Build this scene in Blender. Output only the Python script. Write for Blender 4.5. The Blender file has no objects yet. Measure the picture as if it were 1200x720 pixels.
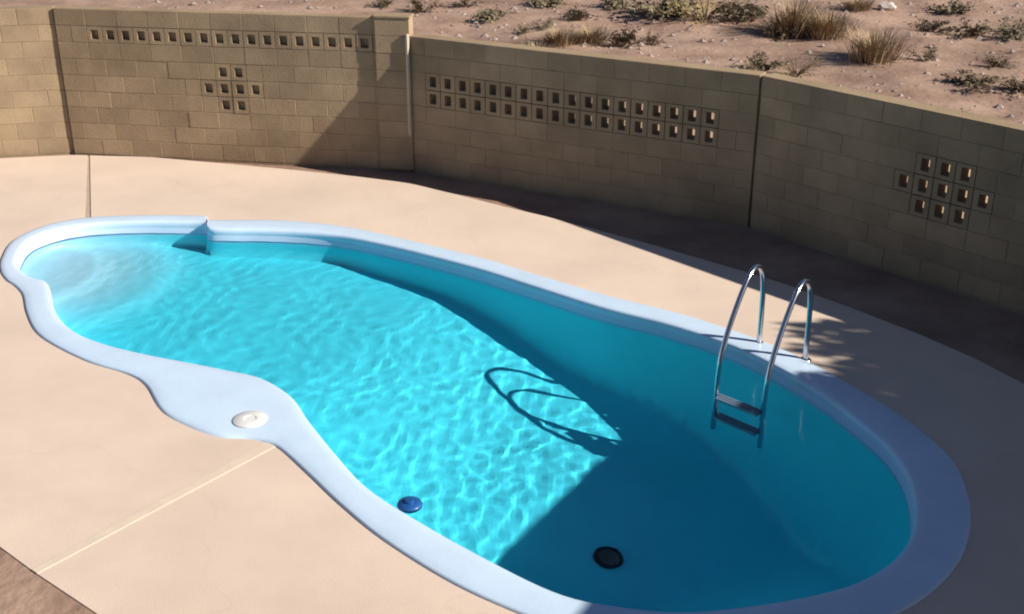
import bpy, bmesh, math, random
from mathutils import Vector, Matrix, noise
from mathutils.geometry import tessellate_polygon, delaunay_2d_cdt
random.seed(7)
S = bpy.context.scene
C = S.collection
R = math.radians

# ------------------------------------------------------------------ camera, sky, sun, exposure
cam_d = bpy.data.cameras.new("camera")
cam = bpy.data.objects.new("camera", cam_d)
C.objects.link(cam)
cam.location = (0, 0, 4.5)
cam.rotation_euler = (R(66), 0, 0)
cam_d.sensor_fit = 'HORIZONTAL'
cam_d.sensor_width = 36
cam_d.lens = 36 * 1420 / 1200
cam_d.clip_end = 2000
S.camera = cam

SUN_EL = R(30)
SUN_AZ = math.atan2(.95, -.31)            # from +Y towards +X
sun_v = Vector((math.sin(SUN_AZ) * math.cos(SUN_EL), math.cos(SUN_AZ) * math.cos(SUN_EL), math.sin(SUN_EL)))
W = bpy.data.worlds.new("World")
S.world = W
W.use_nodes = True
nt = W.node_tree
sky = nt.nodes.new("ShaderNodeTexSky")
sky.sky_type = 'NISHITA'
sky.sun_disc = False
sky.sun_elevation = SUN_EL
sky.sun_rotation = SUN_AZ
sky.altitude = 1500
sky.air_density = .7
sky.dust_density = .4
bg = nt.nodes["Background"]
bg.inputs[1].default_value = 0.062
nt.links.new(sky.outputs[0], bg.inputs[0])
sl = bpy.data.lights.new("sun", 'SUN')
sl.energy = 5.0
sl.angle = R(.5)
sl.color = (1, .92, .8)
sun = bpy.data.objects.new("sun", sl)
C.objects.link(sun)
sun.rotation_euler = (-sun_v).to_track_quat('-Z', 'Y').to_euler()
sun.location = sun_v * 60
sl.cycles.is_caustics_light = True
S.view_settings.view_transform = 'Standard'
S.view_settings.look = 'None'
S.view_settings.exposure = 0.68
S.view_settings.gamma = 1
S.render.engine = 'CYCLES'
S.cycles.use_denoising = True
S.cycles.max_bounces = 10
S.cycles.transmission_bounces = 8
S.cycles.transparent_max_bounces = 12
S.cycles.filter_width = 2.0
S.cycles.caustics_refractive = True
S.cycles.caustics_reflective = False
S.cycles.blur_glossy = .3


# ------------------------------------------------------------------ helpers
def mat(name, base, rough=.8, var=.15, scale=6., bump=.0, bscale=40., metal=0., obj_var=0., var2=None, spec=.4,
        detail=5., stretch=None, world=False):
    m = bpy.data.materials.new(name)
    m.use_nodes = True
    n = m.node_tree.nodes
    l = m.node_tree.links
    p = n["Principled BSDF"]
    p.inputs["Roughness"].default_value = rough
    p.inputs["Metallic"].default_value = metal
    p.inputs["Specular IOR Level"].default_value = spec
    tc = n.new("ShaderNodeTexCoord")
    src = tc.outputs["Object"]
    if world:
        src = n.new("ShaderNodeNewGeometry").outputs["Position"]
    if stretch:
        mp = n.new("ShaderNodeMapping")
        mp.inputs["Scale"].default_value = stretch
        l.new(src, mp.inputs[0])
        src = mp.outputs[0]
    nz = n.new("ShaderNodeTexNoise")
    nz.inputs["Scale"].default_value = scale
    nz.inputs["Detail"].default_value = detail
    nz.inputs["Roughness"].default_value = .62
    l.new(src, nz.inputs["Vector"])
    rp = n.new("ShaderNodeValToRGB")
    b = Vector(base)
    lo = b * (1 - var)
    hi = Vector(var2) if var2 else b * (1 + var)
    rp.color_ramp.elements[0].position = .3
    rp.color_ramp.elements[1].position = .7
    rp.color_ramp.elements[0].color = (*lo, 1)
    rp.color_ramp.elements[1].color = (*hi, 1)
    l.new(nz.outputs["Fac"], rp.inputs[0])
    col = rp.outputs[0]
    if obj_var:
        oi = n.new("ShaderNodeObjectInfo")
        mr = n.new("ShaderNodeMapRange")
        mr.inputs[3].default_value = 1 - obj_var
        mr.inputs[4].default_value = 1 + obj_var
        l.new(oi.outputs["Random"], mr.inputs[0])
        mx = n.new("ShaderNodeMix")
        mx.data_type = 'RGBA'
        mx.blend_type = 'MULTIPLY'
        mx.inputs[0].default_value = 1
        l.new(col, mx.inputs[6])
        l.new(mr.outputs[0], mx.inputs[7])
        col = mx.outputs[2]
    l.new(col, p.inputs["Base Color"])
    if bump:
        n2 = n.new("ShaderNodeTexNoise")
        n2.inputs["Scale"].default_value = bscale
        n2.inputs["Detail"].default_value = 4
        l.new(src, n2.inputs["Vector"])
        bp = n.new("ShaderNodeBump")
        bp.inputs["Strength"].default_value = bump
        bp.inputs["Distance"].default_value = .02
        l.new(n2.outputs["Fac"], bp.inputs["Height"])
        l.new(bp.outputs[0], p.inputs["Normal"])
    return m


def new_mesh(name, verts, faces, m, smooth=False):
    me = bpy.data.meshes.new(name)
    me.from_pydata([tuple(v) for v in verts], [], faces)
    me.materials.append(m)
    if smooth:
        me.polygons.foreach_set("use_smooth", [True] * len(me.polygons))
    me.update()
    return me


def link(name, me, parent=None, loc=(0, 0, 0), rz=0., kind=None):
    o = bpy.data.objects.new(name, me)
    C.objects.link(o)
    o.location = loc
    o.rotation_euler = (0, 0, rz)
    if parent:
        o.parent = parent
    if kind:
        o["kind"] = kind
    return o


def tag(o, label, cat, group=None):
    o["label"] = label
    o["category"] = cat
    if group:
        o["group"] = group
    return o


def empty(name, loc, rz=0.):
    o = bpy.data.objects.new(name, None)
    C.objects.link(o)
    o.location = loc
    o.rotation_euler = (0, 0, rz)
    o.empty_display_size = .1
    return o


class MB:
    def __init__(s):
        s.v = []
        s.f = []

    def add(s, vs, fs):
        k = len(s.v)
        s.v += [Vector(v) for v in vs]
        s.f += [tuple(i + k for i in f) for f in fs]

    def box(s, x0, x1, y0, y1, z0, z1, ch=0.):
        if not ch:
            s.add([(x0, y0, z0), (x1, y0, z0), (x1, y1, z0), (x0, y1, z0), (x0, y0, z1), (x1, y0, z1), (x1, y1, z1), (x0, y1, z1)],
                  [(0, 3, 2, 1), (4, 5, 6, 7), (0, 1, 5, 4), (1, 2, 6, 5), (2, 3, 7, 6), (3, 0, 4, 7)])
        else:                                   # chamfered towards the front (y0) and top
            c = ch
            s.add([(x0, y0 + c, z0), (x1, y0 + c, z0), (x1, y1, z0), (x0, y1, z0),
                   (x0, y0 + c, z1), (x1, y0 + c, z1), (x1, y1, z1), (x0, y1, z1),
                   (x0 + c, y0, z0 + c), (x1 - c, y0, z0 + c), (x1 - c, y0, z1 - c), (x0 + c, y0, z1 - c)],
                  [(0, 3, 2, 1), (4, 5, 6, 7), (8, 9, 10, 11), (0, 1, 9, 8), (1, 5, 10, 9), (5, 4, 11, 10), (4, 0, 8, 11),
                   (1, 2, 6, 5), (2, 3, 7, 6), (3, 0, 4, 7)])

    def tube(s, pts, r, n=12, caps=True):
        pts = [Vector(p) for p in pts]
        k = len(s.v)
        prev = None
        for i, p in enumerate(pts):
            d = (pts[min(i + 1, len(pts) - 1)] - pts[max(i - 1, 0)]).normalized()
            if prev is None:
                a = d.orthogonal().normalized()
            else:
                a = (prev - d * prev.dot(d)).normalized()
            prev = a
            b = d.cross(a)
            rr = r[i] if isinstance(r, (list, tuple)) else r
            for j in range(n):
                t = 2 * math.pi * j / n
                s.v.append(p + (a * math.cos(t) + b * math.sin(t)) * rr)
        for i in range(len(pts) - 1):
            for j in range(n):
                s.f.append((k + i * n + j, k + i * n + (j + 1) % n, k + (i + 1) * n + (j + 1) % n, k + (i + 1) * n + j))
        if caps:
            s.f.append(tuple(k + j for j in range(n))[::-1])
            s.f.append(tuple(k + (len(pts) - 1) * n + j for j in range(n)))

    def lathe(s, prof, n=24, c=(0, 0, 0)):
        k = len(s.v)
        c = Vector(c)
        for r, z in prof:
            for j in range(n):
                t = 2 * math.pi * j / n
                s.v.append(c + Vector((r * math.cos(t), r * math.sin(t), z)))
        for i in range(len(prof) - 1):
            for j in range(n):
                s.f.append((k + i * n + j, k + i * n + (j + 1) % n, k + (i + 1) * n + (j + 1) % n, k + (i + 1) * n + j))
        s.f.append(tuple(k + (len(prof) - 1) * n + j for j in range(n)))

    def mesh(s, name, m, smooth=False):
        return new_mesh(name, s.v, s.f, m, smooth)


def auto_smooth(me, ang=40):
    me.polygons.foreach_set("use_smooth", [True] * len(me.polygons))
    me.set_sharp_from_angle(angle=R(ang))


def spline(pts, n, closed=True):
    """Catmull-Rom through tuples, n samples per span."""
    out = []
    N = len(pts)
    for i in range(N if closed else N - 1):
        g = lambda k: Vector(pts[k % N]) if closed else Vector(pts[max(0, min(N - 1, k))])
        p0, p1, p2, p3 = g(i - 1), g(i), g(i + 1), g(i + 2)
        for j in range(n):
            t = j / n
            out.append(.5 * ((2 * p1) + (p2 - p0) * t + (2 * p0 - 5 * p1 + 4 * p2 - p3) * t * t + (3 * p1 - p0 - 3 * p2 + p3) * t ** 3))
    if not closed:
        out.append(Vector(pts[-1]))
    return out


def inside(x, y, poly):
    r = False
    j = len(poly) - 1
    for i in range(len(poly)):
        xi, yi = poly[i]
        xj, yj = poly[j]
        if (yi > y) != (yj > y) and x < (xj - xi) * (y - yi) / (yj - yi) + xi:
            r = not r
        j = i
    return r


# ------------------------------------------------------------------ materials
M_deck = mat("cool_deck_concrete", (.645, .52, .43), .85, .075, .8, .16, 110, spec=.25)
M_joint = mat("joint_sealant", (.64, .53, .43), .8, .06, 8)
M_gap = mat("joint_grit", (.42, .33, .26), .9, .2, 20)
M_soil = mat("desert_soil", (.285, .178, .135), .95, .24, .9, .9, 9, var2=(.43, .30, .23), spec=.1, detail=10)
M_block = mat("tan_block", (.325, .242, .158), .93, .22, 1.6, .28, 55, obj_var=.10, spec=.15, detail=9, world=True)
M_mortar = mat("mortar", (.312, .232, .15), .95, .2, 1.6, .3, 60, spec=.1, detail=9, world=True)
M_shell = mat("pool_gelcoat", (.10, .88, .97), .35, .05, 1.5)
M_coping = mat("pool_coping_gelcoat", (.55, .69, .86), .3, .05, 2.2, .06, 30)
# the moulded entry steps are white gelcoat that fades into the blue of the basin
_n, _l = M_shell.node_tree.nodes, M_shell.node_tree.links
_ramp = _n["Principled BSDF"].inputs["Base Color"].links[0].from_socket
_tc = _n.new("ShaderNodeTexCoord")
_d = _n.new("ShaderNodeVectorMath")
_d.operation = 'DISTANCE'
_d.inputs[1].default_value = (-4.2, 2.25, -.2)
_l.new(_tc.outputs["Object"], _d.inputs[0])
_m = _n.new("ShaderNodeMapRange")
_m.interpolation_type = 'SMOOTHSTEP'
_m.inputs[1].default_value = .55
_m.inputs[2].default_value = 2.0
_l.new(_d.outputs["Value"], _m.inputs[0])
_x = _n.new("ShaderNodeMix")
_x.data_type = 'RGBA'
_l.new(_m.outputs[0], _x.inputs[0])
_x.inputs[6].default_value = (.62, .95, 1.0, 1)
_l.new(_ramp, _x.inputs[7])
# a pale band of coping gelcoat runs round the waterline
_s = _n.new("ShaderNodeSeparateXYZ")
_l.new(_tc.outputs["Object"], _s.inputs[0])
_b = _n.new("ShaderNodeMapRange")
_b.inputs[1].default_value = -.155
_b.inputs[2].default_value = -.135
_l.new(_s.outputs[2], _b.inputs[0])
_y = _n.new("ShaderNodeMix")
_y.data_type = 'RGBA'
_l.new(_b.outputs[0], _y.inputs[0])
_l.new(_x.outputs[2], _y.inputs[6])
_y.inputs[7].default_value = (.52, .65, .85, 1)
_l.new(_y.outputs[2], _n["Principled BSDF"].inputs["Base Color"])
M_steel = mat("stainless_steel", (.62, .63, .65), .18, .04, 20, metal=1.)
M_tread = mat("ladder_tread_plastic", (.32, .36, .42), .5, .1, 15)
M_white = mat("white_plastic", (.70, .70, .70), .45, .05, 14)
M_drain = mat("dark_drain_plastic", (.02, .025, .03), .5, .3, 20)
M_float = mat("blue_plastic", (.015, .08, .26), .35, .2, 14)
M_lit_edge = mat("painted_edge_light", (.47, .41, .32), .85, .08, 9)  # pale colour imitates sunlight on the corner edge
M_rock = mat("pale_rock", (.55, .48, .43), .9, .2, 5, .5, 12)
M_peb = mat("pebble_stone", (.26, .19, .16), .9, .3, 3, .3, 20, var2=(.42, .34, .3))
M_stem = mat("twig", (.13, .09, .06), .9, .2, 20)
M_roof = mat("patio_roof_panel", (.4, .34, .28), .7, .1, 4)
M_timber = mat("painted_timber", (.42, .34, .26), .7, .15, 6, .2, 30)


# hairline cracks and faint patches in the deck
_n, _l = M_deck.node_tree.nodes, M_deck.node_tree.links
_src = _n["Principled BSDF"].inputs["Base Color"].links[0].from_socket
_tc = _n.new("ShaderNodeTexCoord")
_nz = _n.new("ShaderNodeTexNoise")
_nz.inputs["Scale"].default_value = 1.6
_nz.inputs["Detail"].default_value = 6
_l.new(_tc.outputs["Object"], _nz.inputs["Vector"])
_ad = _n.new("ShaderNodeMix")
_ad.data_type = 'RGBA'
_ad.blend_type = 'LINEAR_LIGHT'
_ad.inputs[0].default_value = .35
_l.new(_tc.outputs["Object"], _ad.inputs[6])
_l.new(_nz.outputs["Color"], _ad.inputs[7])
_vo = _n.new("ShaderNodeTexVoronoi")
_vo.feature = 'DISTANCE_TO_EDGE'
_vo.inputs["Scale"].default_value = .34
_l.new(_ad.outputs[2], _vo.inputs["Vector"])
_mr = _n.new("ShaderNodeMapRange")
_mr.inputs[1].default_value = 0.0
_mr.inputs[2].default_value = .0035
_mr.inputs[3].default_value = .94
_mr.inputs[4].default_value = 1.0
_l.new(_vo.outputs["Distance"], _mr.inputs[0])
_n2 = _n.new("ShaderNodeTexNoise")
_n2.inputs["Scale"].default_value = .55
_n2.inputs["Detail"].default_value = 8
_n2.inputs["Roughness"].default_value = .7
_l.new(_tc.outputs["Object"], _n2.inputs["Vector"])
_m2 = _n.new("ShaderNodeMapRange")
_m2.inputs[1].default_value = .35
_m2.inputs[2].default_value = .65
_m2.inputs[3].default_value = .95
_m2.inputs[4].default_value = 1.04
_l.new(_n2.outputs["Fac"], _m2.inputs[0])
_mu = _n.new("ShaderNodeMath")
_mu.operation = 'MULTIPLY'
_l.new(_mr.outputs[0], _mu.inputs[0])
_l.new(_m2.outputs[0], _mu.inputs[1])
_mm = _n.new("ShaderNodeMix")
_mm.data_type = 'RGBA'
_mm.blend_type = 'MULTIPLY'
_mm.inputs[0].default_value = 1
_l.new(_src, _mm.inputs[6])
_l.new(_mu.outputs[0], _mm.inputs[7])
_l.new(_mm.outputs[2], _n["Principled BSDF"].inputs["Base Color"])


def leaf_mat(name, col, var=.35):
    m = mat(name, col, .8, var, 3.5, spec=.2)
    return m


M_dark = leaf_mat("creosote_leaf", (.14, .11, .07))
M_sage = leaf_mat("sage_leaf", (.2, .165, .11))
M_straw = leaf_mat("straw_grass", (.34, .25, .16))
M_yel = leaf_mat("yellow_brush", (.26, .2, .08))
M_green = leaf_mat("oleander_leaf", (.05, .085, .03))

# ------------------------------------------------------------------ pool outline (world metres): inner x, y, outer x, y
PO = [(-3.212, 12.115, -3.281, 12.409), (-2.717, 12.088, -2.762, 12.409), (-2.256, 12.037, -2.29, 12.355), (-1.788, 11.908, -1.79, 12.195),
      (-1.317, 11.659, -1.309, 11.936), (-0.86, 11.371, -0.833, 11.638), (-0.334, 11.006, -0.291, 11.282), (0.162, 10.597, 0.232, 10.857),
      (0.778, 10.097, 0.867, 10.358), (1.357, 9.715, 1.47, 9.965), (1.834, 9.304, 1.967, 9.545), (2.166, 8.872, 2.358, 9.114),
      (2.432, 8.397, 2.646, 8.652), (2.593, 7.988, 2.869, 8.236), (2.714, 7.598, 3.037, 7.821), (2.738, 7.182, 3.128, 7.40),
      (2.654, 6.75, 3.083, 6.972), (2.533, 6.458, 2.958, 6.572), (2.372, 6.239, 2.746, 6.19), (2.133, 6.039, 2.424, 5.849),
      (1.876, 5.914, 2.037, 5.607), (1.447, 5.793, 1.531, 5.408), (0.993, 5.73, 1.039, 5.325), (0.6, 5.785, 0.581, 5.402),
      (0.254, 5.914, 0.148, 5.647), (-0.213, 6.293, -0.334, 5.982), (-0.672, 6.72, -0.803, 6.431), (-0.99, 7.062, -1.137, 6.841),
      (-1.234, 7.455, -1.412, 7.225), (-1.528, 7.988, -1.66, 7.56), (-1.692, 8.326, -1.785, 7.669), (-1.866, 8.555, -1.94, 7.73),
      (-2.07, 8.734, -2.146, 7.755), (-2.352, 8.856, -2.409, 7.907), (-2.668, 8.981, -2.675, 8.144), (-2.915, 9.061, -2.905, 8.55),
      (-3.196, 9.174, -3.114, 8.758), (-3.494, 9.324, -3.494, 8.974), (-3.78, 9.53, -3.883, 9.282), (-4.018, 9.816, -4.154, 9.572),
      (-4.225, 10.194, -4.389, 9.99), (-4.367, 10.535, -4.555, 10.358), (-4.475, 10.702, -4.711, 10.582), (-4.612, 10.766, -4.848, 10.729),
      (-4.816, 10.984, -4.996, 10.967), (-4.951, 11.255, -5.11, 11.282), (-5.015, 11.758, -5.183, 11.786), (-4.864, 12.062, -5.013, 12.219),
      (-4.58, 12.247, -4.68, 12.464), (-4.145, 12.327, -4.211, 12.546), (-3.677, 12.33, -3.743, 12.556), (-3.30, 12.30, -3.37, 12.53)]
ring = spline(PO, 6)
IN = [(p[0], p[1]) for p in ring]
OUT = [(p[2], p[3]) for p in ring]
MID = [((a[0] + b[0]) / 2, (a[1] + b[1]) / 2) for a, b in zip(IN, OUT)]
NR = len(IN)

# ------------------------------------------------------------------ ground (one sheet to the horizon, open under the pool)
wall_pts = [(-8.2, 14.45), (-5.6, 14.93), (-1.27, 14.27), (2.55, 12.25), (8.2, 6.12)]


def wall_dist(x, y):
    """signed distance beyond the yard walls (positive outside)"""
    best = -99
    d = []
    for (a, b) in zip(wall_pts, wall_pts[1:]):
        A, B = Vector(a), Vector(b)
        u = (B - A).normalized()
        nrm = Vector((-u.y, u.x))
        d.append((Vector((x, y)) - A).dot(nrm))
    return max(d[1:]) if x > -5.6 else d[0]


def gz(x, y):
    d = wall_dist(x, y)
    z = -.03
    if d > .4:
        k = min(1, (d - .4) / 1.5)
        p = Vector((x, y, 0))
        z += k * (.10 * noise.noise(p * .55) + .06 * noise.noise(p * 1.7) + .03 * noise.noise(p * 4.3))
    else:
        if x < 0 and y < 9:
            z = -.007
        z += .0035 * noise.noise(Vector((x * 2.2, y * 2.2, 3)))
    return z


pts = [Vector(p) for p in MID[::2]]
nh = len(pts)
edges = [(i, (i + 1) % nh) for i in range(nh)]
xs = [-16 + .3 * i for i in range(108)]
ys = [0 + .3 * i for i in range(110)]
for x in xs:
    for y in ys:
        if wall_dist(x, y) > -.2 or (x < -1 and y < 8):
            pts.append(Vector((x + random.uniform(-.08, .08), y + random.uniform(-.08, .08))))
for r_ in (60, 150, 600):
    for k in range(16):
        pts.append(Vector((r_ * math.cos(k * math.pi / 8), 10 + r_ * math.sin(k * math.pi / 8))))
res = delaunay_2d_cdt(pts, edges, [], 0, 1e-5)
gv = [(v.x, v.y, gz(v.x, v.y) if -17 < v.x < 17 and -1 < v.y < 34 else -.06) for v in res[0]]
gf = []
MIDh = MID[::2]
for f in res[2]:
    cx = sum(gv[i][0] for i in f) / 3
    cy = sum(gv[i][1] for i in f) / 3
    if not inside(cx, cy, MIDh):
        gf.append(tuple(f))
link("ground", new_mesh("ground", gv, gf, M_soil, True), kind="structure")

# pebbles scattered over the desert: nobody could count them
pb = MB()
for k in range(4500):
    x = random.uniform(-8, 13)
    y = random.uniform(11, 27)
    if wall_dist(x, y) < .5:
        continue
    r_ = random.choice((.012, .015, .02, .02, .025, .03, .04, .055, .08)) * random.uniform(.8, 1.2)
    z = gz(x, y)
    a = random.uniform(0, 6)
    vs = []
    for (px, py, pz) in ((1, 0, 0), (.3, .9, .05), (-.8, .6, 0), (-.7, -.7, .1), (.4, -.9, 0), (.1, .05, .7)):
        X = px * math.cos(a) - py * math.sin(a)
        Y = px * math.sin(a) + py * math.cos(a)
        vs.append((x + X * r_, y + Y * r_ * .8, z + (pz - .08) * r_))
    pb.add(vs, [(0, 1, 5), (1, 2, 5), (2, 3, 5), (3, 4, 5), (4, 0, 5)])
link("gravel", pb.mesh("gravel", M_peb), kind="stuff")

# ------------------------------------------------------------------ pool deck: slabs cut at the joints round the pool
deck = empty("pool_deck", (0, 0, 0))
deck["kind"] = "structure"
far_edge = [(-9.2, 14.24), (-5.62, 14.86), (-5.395, 14.85)]
far_edge2 = [(-5.36, 14.84), (-4.6, 14.78), (-3.6, 14.50), (-2.85, 14.29), (-1.86, 13.97), (-1.22, 13.72), (-.59, 13.26), (-.1, 12.89), (.376, 12.55),
             (1.407, 11.72), (2.253, 10.98), (2.609, 10.64), (3.107, 10.069), (3.554, 9.506), (3.86, 9.05), (4.092, 8.598), (4.6, 7.5), (5.1, 6.2), (5.3, 4.6), (4.9, 2.9), (4.2, 1.8)]
near_edge = [(2.2, 1.8), (0., 3.67), (-2.408, 5.713), (-2.90, 6.10)]
near_edge2 = [(-2.95, 6.14), (-3.251, 6.395), (-6.6, 9.25), (-9.2, 11.45)]


def nearest_i(poly, x, y):
    return min(range(len(poly)), key=lambda i: (poly[i][0] - x) ** 2 + (poly[i][1] - y) ** 2)


def slab(name, poly, m, z1, z0):
    n = len(poly)
    tri = tessellate_polygon([[Vector((p[0], p[1], 0)) for p in poly]])
    v = [(p[0], p[1], z1) for p in poly] + [(p[0], p[1], z0) for p in poly]
    f = [tuple(t) for t in tri]
    # orient the top upwards
    ff = []
    for t in f:
        a, b, c = (Vector(poly[i]) for i in t)
        ff.append(t if (b - a).cross(c - a) > 0 else t[::-1])
    area = sum(poly[i][0] * poly[(i + 1) % n][1] - poly[(i + 1) % n][0] * poly[i][1] for i in range(n))
    for i in range(n):
        j = (i + 1) % n
        ff.append((i, i + n, j + n, j) if area > 0 else (j, j + n, i + n, i))
    return link(name, new_mesh(name, v, ff, m), deck)


iJ2a = nearest_i(MID, -4.62, 12.42)
iJ2b = nearest_i(MID, -4.56, 12.44)
iJ1a = nearest_i(MID, -1.64, 7.85)
iJ1b = nearest_i(MID, -1.60, 7.78)
if iJ2b <= iJ2a:
    iJ2b = iJ2a + 1
if iJ1b >= iJ1a:
    iJ1b = iJ1a - 1


def arc(i, j, step):
    out = []
    k = i
    while True:
        out.append(MID[k % NR])
        if k % NR == j % NR:
            break
        k += step
    return out


# ring order runs clockwise seen from above (far side left->right, then back along the near side)
slab("slab", far_edge2 + near_edge + arc(iJ1b, iJ2b, -1), M_deck, 0, -.1)
slab("slab", near_edge2 + far_edge + arc(iJ2a, iJ1a, -1), M_deck, 0, -.1)
slab("joint", [near_edge[-1], near_edge2[0], MID[iJ1a], MID[iJ1b]], M_joint, .004, -.1)
slab("joint", [far_edge[-1], far_edge2[0], MID[iJ2b], MID[iJ2a]], M_gap, -.008, -.1)

# ------------------------------------------------------------------ swimming pool
pool = empty("swimming_pool", (-.9, 9.2, 0))
tag(pool, "freeform light blue fibreglass swimming pool set in the beige deck", "swimming pool")
OFF = Vector((-.9, 9.2, 0))
prof = [(-.02, -.012), (0, .006), (.02, .014), (.06, .018), (.3, .022), (.7, .022), (.9, .019), (.96, .012), (.99, -.002), (1.0, -.016), (1.0, -.03), (.992, -.045), (.985, -.06)]
cv, cf = [], []
for a, z in prof:
    for i in range(NR):
        cv.append(Vector((OUT[i][0] + (IN[i][0] - OUT[i][0]) * a, OUT[i][1] + (IN[i][1] - OUT[i][1]) * a, z)) - OFF)
for k in range(len(prof) - 1):
    for i in range(NR):
        j = (i + 1) % NR
        cf.append((k * NR + i, (k + 1) * NR + i, (k + 1) * NR + j, k * NR + j))
cop = link("coping", new_mesh("coping", cv, cf, M_coping, True), pool)

SP = [(-4.35, 11.45), (-3.7, 11.0), (-2.9, 10.5), (-1.9, 10.2), (-1.0, 9.6), (0, 8.7), (.9, 7.8), (1.55, 7.1)]
SPs = [Vector(p) for p in spline(SP, 12, False)]


def floor_depth(x, y):
    r_ = math.hypot(x + 5.0, y - 11.35)
    q = (Vector((x, y)) - Vector((-4.5, 11.3))).dot(Vector((.86, -.51)))

    def ss(a, b, t):
        t = max(0, min(1, (t - a) / (b - a)))
        return t * t * (3 - 2 * t)
    prof_ = ((-9, .30), (1.4, .31), (2.08, .33), (2.67, .39), (3.35, .46), (4.0, .59), (4.42, .70), (4.87, .84), (5.35, .91), (5.9, .97), (7.4, 1.4), (20, 1.45))
    for (q0, d0), (q1, d1) in zip(prof_, prof_[1:]):
        if q0 <= q < q1:
            d = d0 + (d1 - d0) * (q - q0) / (q1 - q0)
    d -= .05 * (1 - ss(.70, .95, r_)) + .05 * (1 - ss(1.35, 1.65, r_))
    d += .05 * ss(1.4, 2.2, r_) * (1 - ss(2.2, 3.6, q))
    return d


def smin(a, b, k):
    h = max(0, min(1, .5 + .5 * (b - a) / k))
    return b * (1 - h) + a * h - k * h * (1 - h)


def sstep(a, b, t):
    t = max(0, min(1, (t - a) / (b - a)))
    return t * t * (3 - 2 * t)


import numpy as np


def densify(poly, closed, step=.012):
    out_ = []
    for i in range(len(poly) if closed else len(poly) - 1):
        a_, b_ = np.array(poly[i]), np.array(poly[(i + 1) % len(poly)])
        k_ = max(1, int(np.linalg.norm(b_ - a_) / step))
        for j in range(k_):
            out_.append(a_ + (b_ - a_) * j / k_)
    return out_


INd = np.array(densify(IN, True))
tn_ = np.roll(INd, -3, 0) - np.roll(INd, 3, 0)
tn_ /= np.linalg.norm(tn_, axis=1)[:, None]
side = tn_[:, 1] * .51 - tn_[:, 0] * .86
NEAR = INd[side > .25]
FAR = INd[side <= .25]


def dist(P, x, y):
    return float(np.sqrt(np.min((P[:, 0] - x) ** 2 + (P[:, 1] - y) ** 2)))


def shell_depth(x, y, e):
    q = (Vector((x, y)) - Vector((-4.5, 11.3))).dot(Vector((.86, -.51)))
    r_ = math.hypot(x + 5.0, y - 11.35)
    fd = floor_depth(x, y)
    dn, df = dist(NEAR, x, y), dist(FAR, x, y)
    sn = 4 + (.62 - 4) * sstep(2.6, 4.6, q)
    w = smin(.45 + dn * sn, .22 + df * 4, .06)
    return max(.0, smin(fd, smin(.02 + e * 10, w, .06), .05 + .10 * sstep(2.5, 4.0, q)))


def outline(e):
    out_ = []
    for i in range(NR):
        a_, b_ = Vector(IN[i - 2]), Vector(IN[(i + 2) % NR])
        tn_ = (b_ - a_).normalized()
        out_.append(Vector(IN[i]) + Vector((tn_.y, -tn_.x)) * e)
    return out_


spts = outline(-.01)
sedge = [(i, (i + 1) % NR) for i in range(NR)]
rim = [tuple(p) for p in spts]
for e in (.004, .02, .045, .075, .11):
    spts += [p for p in outline(e) if inside(p.x, p.y, IN)]
core = [tuple(p) for p in outline(.125)]
x = -5.1
while x < 2.8:
    st_ = .04 if x < -3.2 else .065
    y = 5.6
    while y < 12.5:
        if inside(x, y, core):
            spts.append(Vector((x + random.uniform(-.006, .006), y + random.uniform(-.006, .006))))
        y += st_
    x += st_
sr = delaunay_2d_cdt(spts, sedge, [], 1, 1e-6)
sv, sf = [], []
for v in sr[0]:
    e = dist(INd, v.x, v.y)
    if inside(v.x, v.y, IN):
        z = -.03 - shell_depth(v.x, v.y, e)
    else:
        z = -.022
    sv.append(Vector((v.x, v.y, z)) - OFF)
for f in sr[2]:
    a_, b_, c_ = (sr[0][i] for i in f)
    f = tuple(f)
    sf.append(f if (b_ - a_).cross(c_ - a_) > 0 else f[::-1])
shell = link("shell", new_mesh("shell", sv, sf, M_shell, True), pool)
shell.cycles.is_caustics_receiver = True

# skimmer lid in the wide part of the coping
mb = MB()
mb.lathe([(.13, 0), (.13, .005), (.124, .009), (.05, .010), (.046, .006), (.02, .006), (.0, .006)], 28)
me = mb.mesh("skimmer_lid", M_white)
auto_smooth(me)
lid = link("skimmer_lid", me, pool, Vector((-1.97, 7.98, .021)) - OFF)
# main drain on the deep floor
DX, DY = .72, 7.55
dz = -.03 - shell_depth(DX, DY, 1)
mb = MB()
mb.lathe([(.15, -.02), (.15, .02), (.13, .03), (.115, .03), (.115, .006), (0, .006)], 28)
me = mb.mesh("main_drain", M_drain)
drain = link("main_drain", me, pool, Vector((DX, DY, dz)) - OFF)
gx = (shell_depth(DX + .1, DY, 1) - shell_depth(DX - .1, DY, 1)) / .2
gy = (shell_depth(DX, DY + .1, 1) - shell_depth(DX, DY - .1, 1)) / .2
drain.scale = (.78, .78, .78)
drain.rotation_euler = Vector((gx, gy, 1)).to_track_quat('Z', 'Y').to_euler()
mb = MB()
for k in range(-4, 5):
    w = math.sqrt(.112 ** 2 - (k * .024) ** 2)
    mb.box(-w, w, k * .024 - .006, k * .024 + .006, .01, .024)
link("drain_grate", mb.mesh("drain_grate", M_peb), drain)

# ------------------------------------------------------------------ water
wl = -.11
g = .04
wpts = []
OUTd = np.array(densify(IN, True, .05))
y = 4.4
while y < 13.8:                                  # the sheet runs on a little under the coping
    x = -6.4
    while x < 5.2:
        if inside(x, y, IN) or dist(OUTd, x, y) < .12:
            wpts.append(Vector((x + random.uniform(-.004, .004), y + random.uniform(-.004, .004))))
        x += g
    y += g
wr = delaunay_2d_cdt(wpts, [], [], 0, 1e-6)


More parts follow.
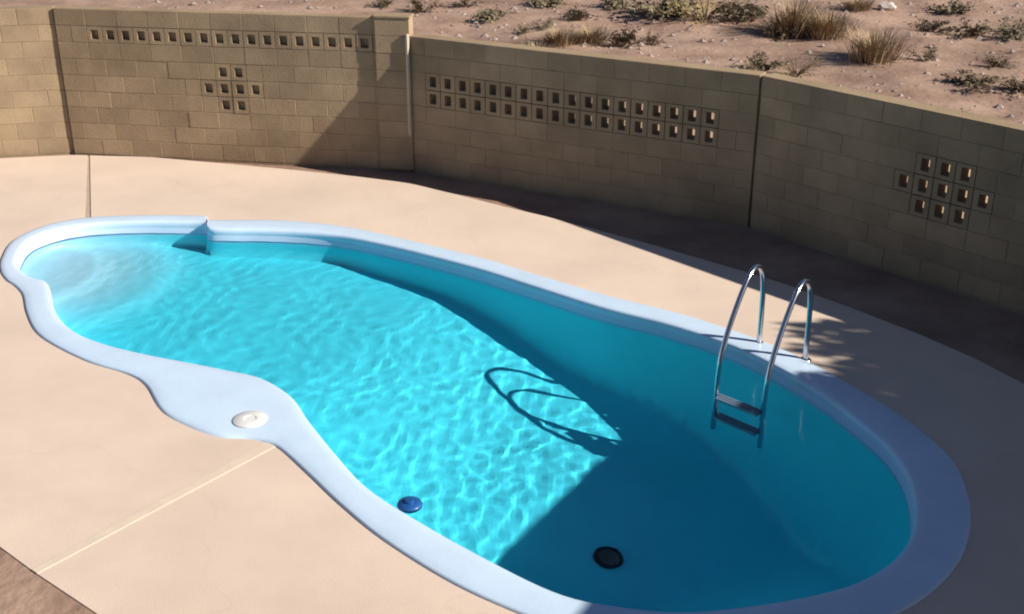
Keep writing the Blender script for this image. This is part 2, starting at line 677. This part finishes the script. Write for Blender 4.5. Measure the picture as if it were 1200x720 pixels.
def wave(x, y):
    p = Vector((x, y, 0))
    w = noise.noise(p * 2.6 + Vector((3, 1, 4))) * .5
    q = p + Vector((noise.noise(p * 1.1), noise.noise(p * 1.1 + Vector((9, 9, 9))), 0)) * .25
    h = .0038 * noise.noise(Vector((q.x * 6.4, q.y * 6.4, 1.7))) + .0018 * noise.noise(Vector((q.x * 11.5, q.y * 11.5, 5.1)))
    h += .006 * w * .6
    return h


wv = [(v.x, v.y, wl + wave(v.x, v.y)) for v in wr[0]]
wf = []
for f in wr[2]:
    a, b, c = (wr[0][i] for i in f)
    f = tuple(f)
    wf.append(f if (b - a).cross(c - a) > 0 else f[::-1])
M_water = bpy.data.materials.new("pool_water")
M_water.use_nodes = True
n = M_water.node_tree.nodes
l = M_water.node_tree.links
n.remove(n["Principled BSDF"])
gl = n.new("ShaderNodeBsdfGlass")
gl.inputs["IOR"].default_value = 1.1
gl.inputs["Roughness"].default_value = 0.0
gl.inputs["Color"].default_value = (.70, .79, .87, 1)
out = n["Material Output"]
l.new(gl.outputs[0], out.inputs["Surface"])
water = link("water", new_mesh("water", wv, wf, M_water), kind="structure")
water.data.polygons.foreach_set("use_smooth", [True] * len(water.data.polygons))
water.cycles.is_caustics_caster = True

# ------------------------------------------------------------------ blue floater by the near coping
fl = empty("pool_floater", (-.70, 7.03, wl))
fl.scale = (.85, .85, .85)
tag(fl, "small dark blue round floater on the water against the near coping", "pool floater")
mb = MB()
mb.lathe([(.0, -.06), (.07, -.055), (.10, -.02), (.105, .0), (.095, .018), (.05, .026), (0, .028)], 24)
me = mb.mesh("float_body", M_float, True)
link("float_body", me, fl)
mb = MB()
mb.lathe([(.04, .024), (.04, .04), (.03, .046), (0, .046)], 18)
link("cap", mb.mesh("cap", M_float), fl)

# ------------------------------------------------------------------ pool ladder
E_ = Vector((.60, .80, 0)).normalized()
F_ = Vector((.72, -.69, 0)).normalized()
lad = empty("pool_ladder", (2.2, 9.0, 0))
tag(lad, "stainless steel pool ladder with two curved handrails at the shaded end of the coping", "pool ladder")
LO = Vector((2.2, 9.0, 0))
railp = [(0, -.62), (0, -.45), (0, -.2), (0.005, .0), (.03, .15), (.12, .34), (.25, .53), (.36, .66), (.44, .735), (.52, .77), (.60, .76), (.67, .70), (.71, .6), (.73, .45), (.74, .2), (.74, .0)]
W1 = Vector((1.665, 8.74, 0))
W2 = W1 + F_ * .45
for Wp in (W1, W2):
    mb = MB()
    path = [Wp + E_ * p[0] + Vector((0, 0, p[1])) - LO for p in spline(railp, 5, False)]
    mb.tube(path, .022, 14)
    me = mb.mesh("handrail", M_steel, True)
    rail = link("handrail", me, lad)
    mb = MB()
    mb.lathe([(.055, 0.0), (.055, .006), (.03, .022), (.023, .022)], 20, Wp + E_ * .74 + Vector((0, 0, .001)) - LO)
    link("anchor_plate", mb.mesh("anchor_plate", M_steel, True), rail)
for k, z in enumerate((-.22, -.46)):
    mb = MB()
    a = W1 - LO
    for q in range(3):
        o1 = E_ * (-.05 + q * .035)
        p0 = a + o1 + F_ * .025
        p1 = a + o1 + F_ * .425
        d = E_ * .013
        mb.add([p0 - d + Vector((0, 0, z)), p1 - d + Vector((0, 0, z)), p1 + d + Vector((0, 0, z)), p0 + d + Vector((0, 0, z)),
                p0 - d + Vector((0, 0, z + .028)), p1 - d + Vector((0, 0, z + .028)), p1 + d + Vector((0, 0, z + .028)), p0 + d + Vector((0, 0, z + .028))],
               [(0, 3, 2, 1), (4, 5, 6, 7), (0, 1, 5, 4), (1, 2, 6, 5), (2, 3, 7, 6), (3, 0, 4, 7)])
    tr_ = link("tread", mb.mesh("tread", M_tread), lad)
    tr_.cycles.is_caustics_receiver = True

# ------------------------------------------------------------------ block walls
CH = .2035                                     # course height
block_cache = {}


def block_mesh(kind, w, h, thick):
    key = (kind, round(w, 4), round(h, 4), thick)
    if key in block_cache:
        return block_cache[key]
    g_ = .0045
    mb = MB()
    if kind == 'solid':
        mb.box(g_, w - g_, 0, thick, g_, h - g_, .0025)
        me = mb.mesh("block", M_block)
    else:
        x0, x1, z0, z1 = g_, w - g_, g_, h - g_
        fx, fz = (.046, .04) if kind == 'blind' else (.052, .036)
        a0, a1, b0, b1 = x0 + fx, x1 - fx, z0 + fz, z1 - fz
        y0, y1 = 0, thick
        blind = kind == 'blind'
        yi = .06 if blind else thick
        o = [(x0, z0), (x1, z0), (x1, z1), (x0, z1)]
        c = .007                                # cut corners of the core
        i_ = [(a0 + c, b0), (a1 - c, b0), (a1, b0 + c), (a1, b1 - c), (a1 - c, b1), (a0 + c, b1), (a0, b1 - c), (a0, b0 + c)]
        vs = [(x_, y0, z_) for x_, z_ in o] + [(x_, y0, z_) for x_, z_ in i_] + [(x_, y1, z_) for x_, z_ in o] + [(x_, yi, z_) for x_, z_ in i_]
        fs = []
        fr = [(0, 1, 5, 4), (1, 6, 5), (1, 2, 7, 6), (2, 8, 7), (2, 3, 9, 8), (3, 10, 9), (3, 0, 11, 10), (0, 4, 11)]
        fs += fr
        if blind:
            fs += [(12, 15, 14, 13), (16, 17, 18, 19, 20, 21, 22, 23)]
        else:
            fs += [tuple(k + 12 for k in f)[::-1] for f in fr]
        for k in range(8):
            a, b = 4 + k, 4 + (k + 1) % 8
            fs.append((a, b, b + 12, a + 12))
        for k in range(4):
            a, b = k, (k + 1) % 4
            fs.append((b, a, a + 12, b + 12))
        mb.add(vs, fs)
        me = mb.mesh("breeze_block", M_block)
    block_cache[key] = me
    return me


def block_wall(name, label, P, Q, nmod, ncourse, openings, kind, thick=.16, start=0, blocklen=None):
    P, Q = Vector(P), Vector(Q)
    L = (Q - P).length
    mw = L / nmod
    u = (Q - P).normalized()
    root = empty(name, (P.x, P.y, -.08), math.atan2(u.y, u.x))
    tag(root, label, "wall", "block walls around the pool yard")
    zb = .08
    mo = MB()
    for c in range(ncourse):
        z0 = zb + c * CH
        if c == 0:
            mo.box(0, L, .004, thick - .004, -.1, z0 + .001)
        opens = {m_ for (m_, cc) in openings if cc == c}
        # mortar core, left out where the open blocks stand
        m_ = 0
        while m_ < nmod:
            if m_ in opens:
                m_ += 1
                continue
            e = m_
            while e < nmod and e not in opens:
                e += 1
            mo.box(m_ * mw + .0005, e * mw - .0005, .003, thick - .003, z0 + (.0005 if c else .0015), z0 + CH - .0005)
            m_ = e
        m_ = 0
        while m_ < nmod:
            if m_ in opens:
                me = block_mesh(kind, mw, CH, thick)
                o = link("breeze_block", me, root, (m_ * mw, random.uniform(-.002, .002), z0))
                m_ += 1
                continue
            two = m_ + 1 < nmod and (m_ + 1) not in opens and (m_ + c) % 2 == 0
            w = 2 if two else 1
            me = block_mesh('solid', mw * w, CH, thick)
            o = link("block", me, root, (m_ * mw, random.uniform(-.0018, .0018), z0))
            o.rotation_euler = (random.uniform(-.004, .004), 0, random.uniform(-.003, .003))
            m_ += w
    link("mortar", mo.mesh("mortar", M_mortar), root)
    return root, mw


A1 = (-8.13, 14.50)
A2 = (-5.595, 14.955)
w1, _ = block_wall("block_wall", "brightly sunlit yellow tan block wall beyond the dark vertical joint, with no open blocks",
                   A1, A2, 12, 9, set(), 'blind')
B1, B2 = (-5.58, 14.92), (-1.25, 14.26)
op = {(m_, 7) for m_ in range(2, 21)}
op |= {(10, 5), (11, 5), (9, 4), (10, 4), (11, 4), (12, 4), (10, 3), (11, 3)}
w2, mw2 = block_wall("block_wall", "half lit tan block wall with a single row of open blocks and a plus shaped cluster below it", B1, B2, 22, 9, op, 'blind')
C1, C2 = (-1.20, 14.235), (2.535, 12.262)
op = {(m_, c) for m_ in range(1, 19) for c in (4, 5)}
w3, mw3 = block_wall("block_wall", "shaded block wall with a double row of open blocks, right of the tall pilaster", C1, C2, 21, 8, op, 'open', .2)
D1, D2 = (2.555, 12.245), (8.0, 6.34)
k0 = 8
op = {(k0 + i, 4) for i in range(0, 5)} | {(k0 + 1 + i, 5) for i in range(3)} | {(k0 + 1 + i, 3) for i in range(3)}
w4, mw4 = block_wall("block_wall", "dark shaded block wall behind the ladder with a flower of see-through open blocks", D1, D2, 40, 8, op, 'open', .2)

mb = MB()
mb.box(-.06, .0, .03, .17, 0, CH * 8 - .01)
link("joint_filler", mb.mesh("joint_filler", M_mortar), w4, (.0, 0, .08))

# corner pilaster: part of the wall with the single band
Lw2 = (Vector(B2) - Vector(B1)).length
for c in range(9):
    me = block_mesh('solid', .42, CH, .21)
    o = link("pilaster_block", me, w2, (Lw2 - .36, -.04 + random.uniform(-.002, .002), .08 + c * CH))
mb = MB()
mb.box(.006, .414, .005, .205, 0, CH * 9 - .002)
link("pilaster_core", mb.mesh("pilaster_core", M_mortar), w2, (Lw2 - .36, -.04, .08))
mb = MB()
mb.box(-.008, .428, -.008, .218, 0, .03, .006)
link("pilaster_cap", mb.mesh("pilaster_cap", M_block), w2, (Lw2 - .36, -.04, .08 + 9 * CH + .001))


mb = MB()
mb.box(0, .036, 0, .03, .45, 1.66)  # added pale strip standing in for a sunlit edge; the light is its colour
link("painted_lit_edge", mb.mesh("painted_lit_edge", M_lit_edge), w3, (-.030, -.05, .08), -.3)


# ------------------------------------------------------------------ desert shrubs
def shrub_mesh(kind, seed):
    rnd = random.Random(seed)
    mb = MB()
    st = MB()
    if kind in ('creosote', 'sage', 'brush'):
        nb = 16 if kind != 'sage' else 22
        for k in range(nb):
            az = rnd.uniform(0, 2 * math.pi)
            el = rnd.uniform(.35, 1.35)
            ln = rnd.uniform(.55, 1.0) * (1.0 if kind != 'sage' else .85)
            d = Vector((math.cos(az) * math.cos(el), math.sin(az) * math.cos(el), math.sin(el) * .8))
            tip = d * ln + Vector((rnd.uniform(-.08, .08), rnd.uniform(-.08, .08), rnd.uniform(-.05, .05)))
            mid = tip * .5 + Vector((0, 0, .05))
            st.tube([(0, 0, -.1), mid, tip], [.018, .011, .004], 4, False)
            for q in range(34 if kind != 'brush' else 26):
                t = rnd.uniform(.3, 1.05)
                c = (mid * (2 * t) if t < .5 else mid + (tip - mid) * (2 * t - 1)) + Vector((rnd.gauss(0, .07), rnd.gauss(0, .07), rnd.gauss(0, .06)))
                c.z = max(c.z, .02)
                s_ = rnd.uniform(.03, .075)
                a = Vector((rnd.gauss(0, 1), rnd.gauss(0, 1), rnd.gauss(0, 1))).normalized()
                b = a.orthogonal().normalized()
                if kind == 'brush':
                    a = (d + Vector((rnd.gauss(0, .35), rnd.gauss(0, .35), rnd.gauss(.2, .35)))).normalized()
                    b = a.orthogonal().normalized()
                    mb.add([c - b * s_ * .14, c + b * s_ * .14, c + a * s_ * 2.8], [(0, 1, 2)])
                else:
                    mb.add([c - a * s_, c + b * s_ * .5, c + a * s_, c - b * s_ * .5], [(0, 1, 2, 3)])
    else:                                       # dry bunch grass
        for k in range(620):
            az = rnd.uniform(0, 2 * math.pi)
            r_ = abs(rnd.gauss(0, .22))
            base = Vector((math.cos(az) * r_, math.sin(az) * r_, 0))
            lean = rnd.uniform(.1, .75)
            az2 = az + rnd.gauss(0, .5)
            ln = rnd.uniform(.45, 1.0)
            d = Vector((math.cos(az2) * lean, math.sin(az2) * lean, 1)).normalized()
            w = rnd.uniform(.006, .014)
            sd = Vector((-math.sin(az2), math.cos(az2), 0)) * w
            m_ = base + d * ln * .55
            t = base + d * ln + Vector((math.cos(az2), math.sin(az2), -.45)) * ln * lean * .3
            mb.add([base - sd, base + sd, m_ + sd * .8, m_ - sd * .8, t], [(0, 1, 2, 3), (3, 2, 4)])
    return mb, st


KM = {'creosote': M_dark, 'sage': M_sage, 'brush': M_yel, 'grass': M_straw}
variants = {}
for k in KM:
    variants[k] = []
    for s_ in range(3):
        f_, t_ = shrub_mesh(k, s_ * 13 + len(k))
        variants[k].append((f_.mesh("foliage", KM[k]), t_.mesh("stems", M_stem) if t_.v else None))


def shrub(kind, x, y, r_, h, label, var=0):
    nm = {'creosote': 'desert_shrub', 'sage': 'desert_shrub', 'brush': 'brush_plant', 'grass': 'grass_tuft'}[kind]
    o = empty(nm, (x, y, gz(x, y) - .01), random.uniform(0, 6))
    o.scale = (r_ * 1.4, r_ * 1.4, h * (.85 if kind == "grass" else 1.1))
    tag(o, label, {'desert_shrub': 'shrub', 'brush_plant': 'shrub', 'grass_tuft': 'grass'}[nm], "desert plants beyond the wall")
    f_, t_ = variants[kind][var % 3]
    link("foliage", f_, o)
    if t_:
        link("stems", t_, o)
    return o


PL = [
    ('creosote', -1.85, 24.9, .42, .40, "dark shrub at the top edge just above the tall pilaster"),
    ('creosote', -2.65, 25.6, .3, .3, "small dark shrub left of the one above the tall pilaster"),
    ('sage', -.42, 24.0, .5, .42, "grey green shrub alone on bare soil right of the pilaster top"),
    ('creosote', -.95, 25.6, .35, .3, "small dark shrub far back behind the lone grey green one"),
    ('sage', 1.22, 23.7, .36, .36, "rounded grey green mound behind the yellow grass tufts"),
    ('creosote', .19, 22.6, .2, .2, "tiny dark shrub left end of the yellow grass patch"),
    ('creosote', .62, 22.9, .24, .25, "tiny dark shrub between the lone grey green one and the round mound"),
    ('creosote', 1.95, 21.5, .45, .46, "larger dark shrub right of the yellow grass patch"),
    ('creosote', 2.5, 21.9, .28, .3, "smaller dark shrub touching the larger dark one's right side"),
    ('grass', .84, 21.5, .5, .4, "low yellow grass tuft nearest the double band wall top"),
    ('grass', 1.42, 21.8, .5, .38, "low yellow grass tuft against the larger dark shrub"),
    ('grass', .45, 21.0, .4, .28, "short pale grass tuft close behind the wall top"),
    ('sage', 3.05, 24.3, 0.90, 0.65, "wide grey green shrub at left end of the long brush row"),
    ('brush', 3.8, 24.1, 0.96, 0.72, "yellowish brush in the middle of the long brush row"),
    ('sage', 4.5, 24.0, 0.84, 0.65, "grey green shrub at right end of the long brush row"),
    ('grass', 5.3, 22.9, .75, .95, "tall dry grass clump with dark base at the top edge"),
    ('grass', 5.85, 22.5, .6, .75, "dry grass clump right of and lower than the tallest one"),
    ('creosote', 5.0, 22.7, .5, .32, "low dark shrub at the foot of the tall dry grass"),
    ('creosote', 4.05, 19.6, .42, .36, "dark green shrub right above the wall's vertical joint"),
    ('brush', 4.62, 19.5, .46, .38, "low yellow brush beside the dark green shrub above the wall joint"),
    ('grass', 6.08, 20.3, .62, .78, "tall tan grass clump alone on open soil with a long shadow"),
    ('creosote', 6.95, 20.3, .32, .28, "small dark shrub right of the lone tan grass clump"),
    ('creosote', 8.05, 20.1, .36, .28, "small dark shrub nearest the right edge on bare soil"),
    ('creosote', 8.5, 22.6, .5, .38, "low dark shrub in the upper right, just left of the brownish edge shrub"),
    ('creosote', 7.9, 23.0, .5, .3, "low flat dark shrub left of the upper right pair"),
    ('sage', 9.2, 22.2, .5, .55, "brownish shrub at the far right edge"),
    ('grass', 7.0, 24.9, .45, .4, "pale grass tuft at the top edge behind the tan clump"),
    ('sage', 9.0, 25.0, .5, .4, "grey green shrub at the top edge in the right corner"),
    ('sage', .72, 25.7, .6, .36, "grey green shrub at the top edge above the round mound"),
    ('sage', 2.15, 25.3, .55, .36, "grey green shrub at the top edge left of the brush row"),
    ('creosote', 7.2, 18.6, .5, .26, "low dark shrub at left end of the line near the right edge"),
    ('creosote', 7.75, 18.3, .5, .28, "low dark shrub at right end of the line near the right edge"),
    ('brush', 6.2, 16.6, .4, .22, "low yellow weeds just behind the shaded wall top near the right edge"),
    ('brush', 5.7, 16.9, .3, .18, "smaller yellow weeds behind the wall top, left of the others"),
]
for k, (kind, x, y, r_, h, lab) in enumerate(PL):
    shrub(kind, x, y, r_, h, lab, k)

# pale rock
mb = MB()
rnd = random.Random(4)
bm = bmesh.new()
bmesh.ops.create_icosphere(bm, subdivisions=2, radius=1)
for v in bm.verts:
    v.co *= 1 + .35 * noise.noise(v.co * 1.3 + Vector((4, 2, 1)))
    v.co.z *= .6
me = bpy.data.meshes.new("rock")
bm.to_mesh(me)
bm.free()
me.materials.append(M_rock)
o = link("rock", me, None, (7.72, 25.3, gz(7.72, 25.3) + .05))
o.scale = (.2, .16, .16)
tag(o, "pale rock lying on the desert soil at the top edge", "rock")


# ------------------------------------------------------------------ oleander trees beyond the wall, right of the frame
def tree(x, y, h, r_, seed, label):
    rnd = random.Random(seed)
    root = empty("oleander_tree", (x, y, -.06))
    tag(root, label, "tree", "oleander trees beyond the wall")
    mb = MB()
    lf = MB()
    for k in range(9):
        az = k * 2.4
        tip = Vector((math.cos(az) * r_ * .6, math.sin(az) * r_ * .6, h + rnd.uniform(-.4, .5)))
        mb.tube([(math.cos(az) * .12, math.sin(az) * .12, -.1), tip * .5 + Vector((0, 0, -.1)), tip], [.06, .04, .015], 6)
    for k in range(9500):
        d = Vector((rnd.gauss(0, 1), rnd.gauss(0, 1), rnd.gauss(0, 1))).normalized()
        rr = r_ * (rnd.random() ** .4) * (1 + .3 * noise.noise(d * 2 + Vector((seed, 0, 0))))
        c = Vector((d.x * rr, d.y * rr, h + d.z * rr * .95))
        s_ = rnd.uniform(.09, .16)
        a = Vector((rnd.gauss(0, 1), rnd.gauss(0, 1), rnd.gauss(0, .7))).normalized()
        b = a.orthogonal().normalized()
        lf.add([c - a * s_, c + b * s_ * .32, c + a * s_, c - b * s_ * .32], [(0, 1, 2, 3)])
    link("stems", mb.mesh("stems", M_stem), root)
    link("crown", lf.mesh("crown", M_green), root)


tree(10.05, 6.95, 3.2, 1.25, 2, "dense oleander tree just outside the wall, nearer the ladder")
tree(11.0, 5.7, 3.3, 1.5, 5, "dense oleander tree just outside the wall, nearer the patio cover")

# ------------------------------------------------------------------ patio cover of the house, right of the frame (its shade falls on the pool's deep end)
pc = empty("patio_cover", (5.5, 4.0, 0))
tag(pc, "timber patio cover on square posts along the right side of the yard", "patio cover")
p0 = Vector((6.67, 7.37, 0))
p1 = Vector((3.20, 1.86, 0))
uu = (p1 - p0).normalized()
vv = Vector((-uu.y, uu.x, 0))
if vv.x < 0:
    vv = -vv
Lp = (p1 - p0).length
PO_ = Vector((5.5, 4.0, 0))


def obox(name, a0, a1, b0, b1, z0, z1, m):
    mb = MB()
    cs = [p0 + uu * a + vv * b - PO_ for a, b in ((a0, b0), (a1, b0), (a1, b1), (a0, b1))]
    mb.add([c + Vector((0, 0, z0)) for c in cs] + [c + Vector((0, 0, z1)) for c in cs],
           [(0, 3, 2, 1), (4, 5, 6, 7), (0, 1, 5, 4), (1, 2, 6, 5), (2, 3, 7, 6), (3, 0, 4, 7)])
    return link(name, mb.mesh(name, m), pc)


obox("roof_panel", 0, Lp, 0, 4.2, 2.6, 2.66, M_roof)
obox("fascia", .02, Lp - .02, .02, .06, 2.42, 2.598, M_timber)
for a in (.3, Lp / 2, Lp - .3):
    obox("post", a - .06, a + .06, .3, .42, -.05, 2.40, M_timber)
for k in range(9):
    a = .3 + (Lp - .6) * k / 8
    obox("rafter", a - .025, a + .025, .1, 4.0, 2.45, 2.597, M_timber)

# ------------------------------------------------------------------ the house the view is taken from (behind the camera)
M_stucco = mat("tan_stucco", (.38, .29, .2), .9, .08, 3, .3, 60)
M_glass = mat("window_glass", (.03, .035, .04), .08, .1, 2, spec=.8)
M_tile = mat("roof_tile", (.26, .13, .08), .8, .25, 5, .3, 20)
hs = empty("house", (-1, -3, 0))
tag(hs, "two storey tan stucco house overlooking the pool yard", "house")
HO = Vector((-1, -3, 0))


def hbox(name, x0, x1, y0, y1, z0, z1, m, par=hs):
    mb = MB()
    mb.box(x0, x1, y0, y1, z0, z1)
    me = mb.mesh(name, m)
    if par is hs:
        return link(name, me, hs, -HO)
    return link(name, me, par)


hbox("wall", -11, 8, -8, -.55, -.1, 5.7, M_stucco)
mb = MB()
mb.add([(-11.5, -8.5, 5.7), (8.5, -8.5, 5.7), (8.5, -.1, 5.7), (-11.5, -.1, 5.7), (-7.5, -4.3, 7.2), (4.5, -4.3, 7.2)],
       [(0, 3, 2, 1), (0, 1, 5, 4), (2, 3, 4, 5), (1, 2, 5), (3, 0, 4)])
link("roof", mb.mesh("roof", M_tile), hs, -HO)
for x0, x1, z0, z1 in ((-8.5, -6.7, .9, 2.2), (-8.5, -6.7, 3.6, 4.9), (-4.6, -2.8, 3.6, 4.9), (-1.2, 1.2, 2.9, 5.0), (3.2, 5.0, 3.6, 4.9), (-4.4, -2.0, .0, 2.1)):
    fr = hbox("window", x0 - .06, x1 + .06, -.56, -.50, z0 - .06, z1 + .06, M_white)
    hbox("pane", x0, x1, -.505, -.494, z0, z1, M_glass, fr)
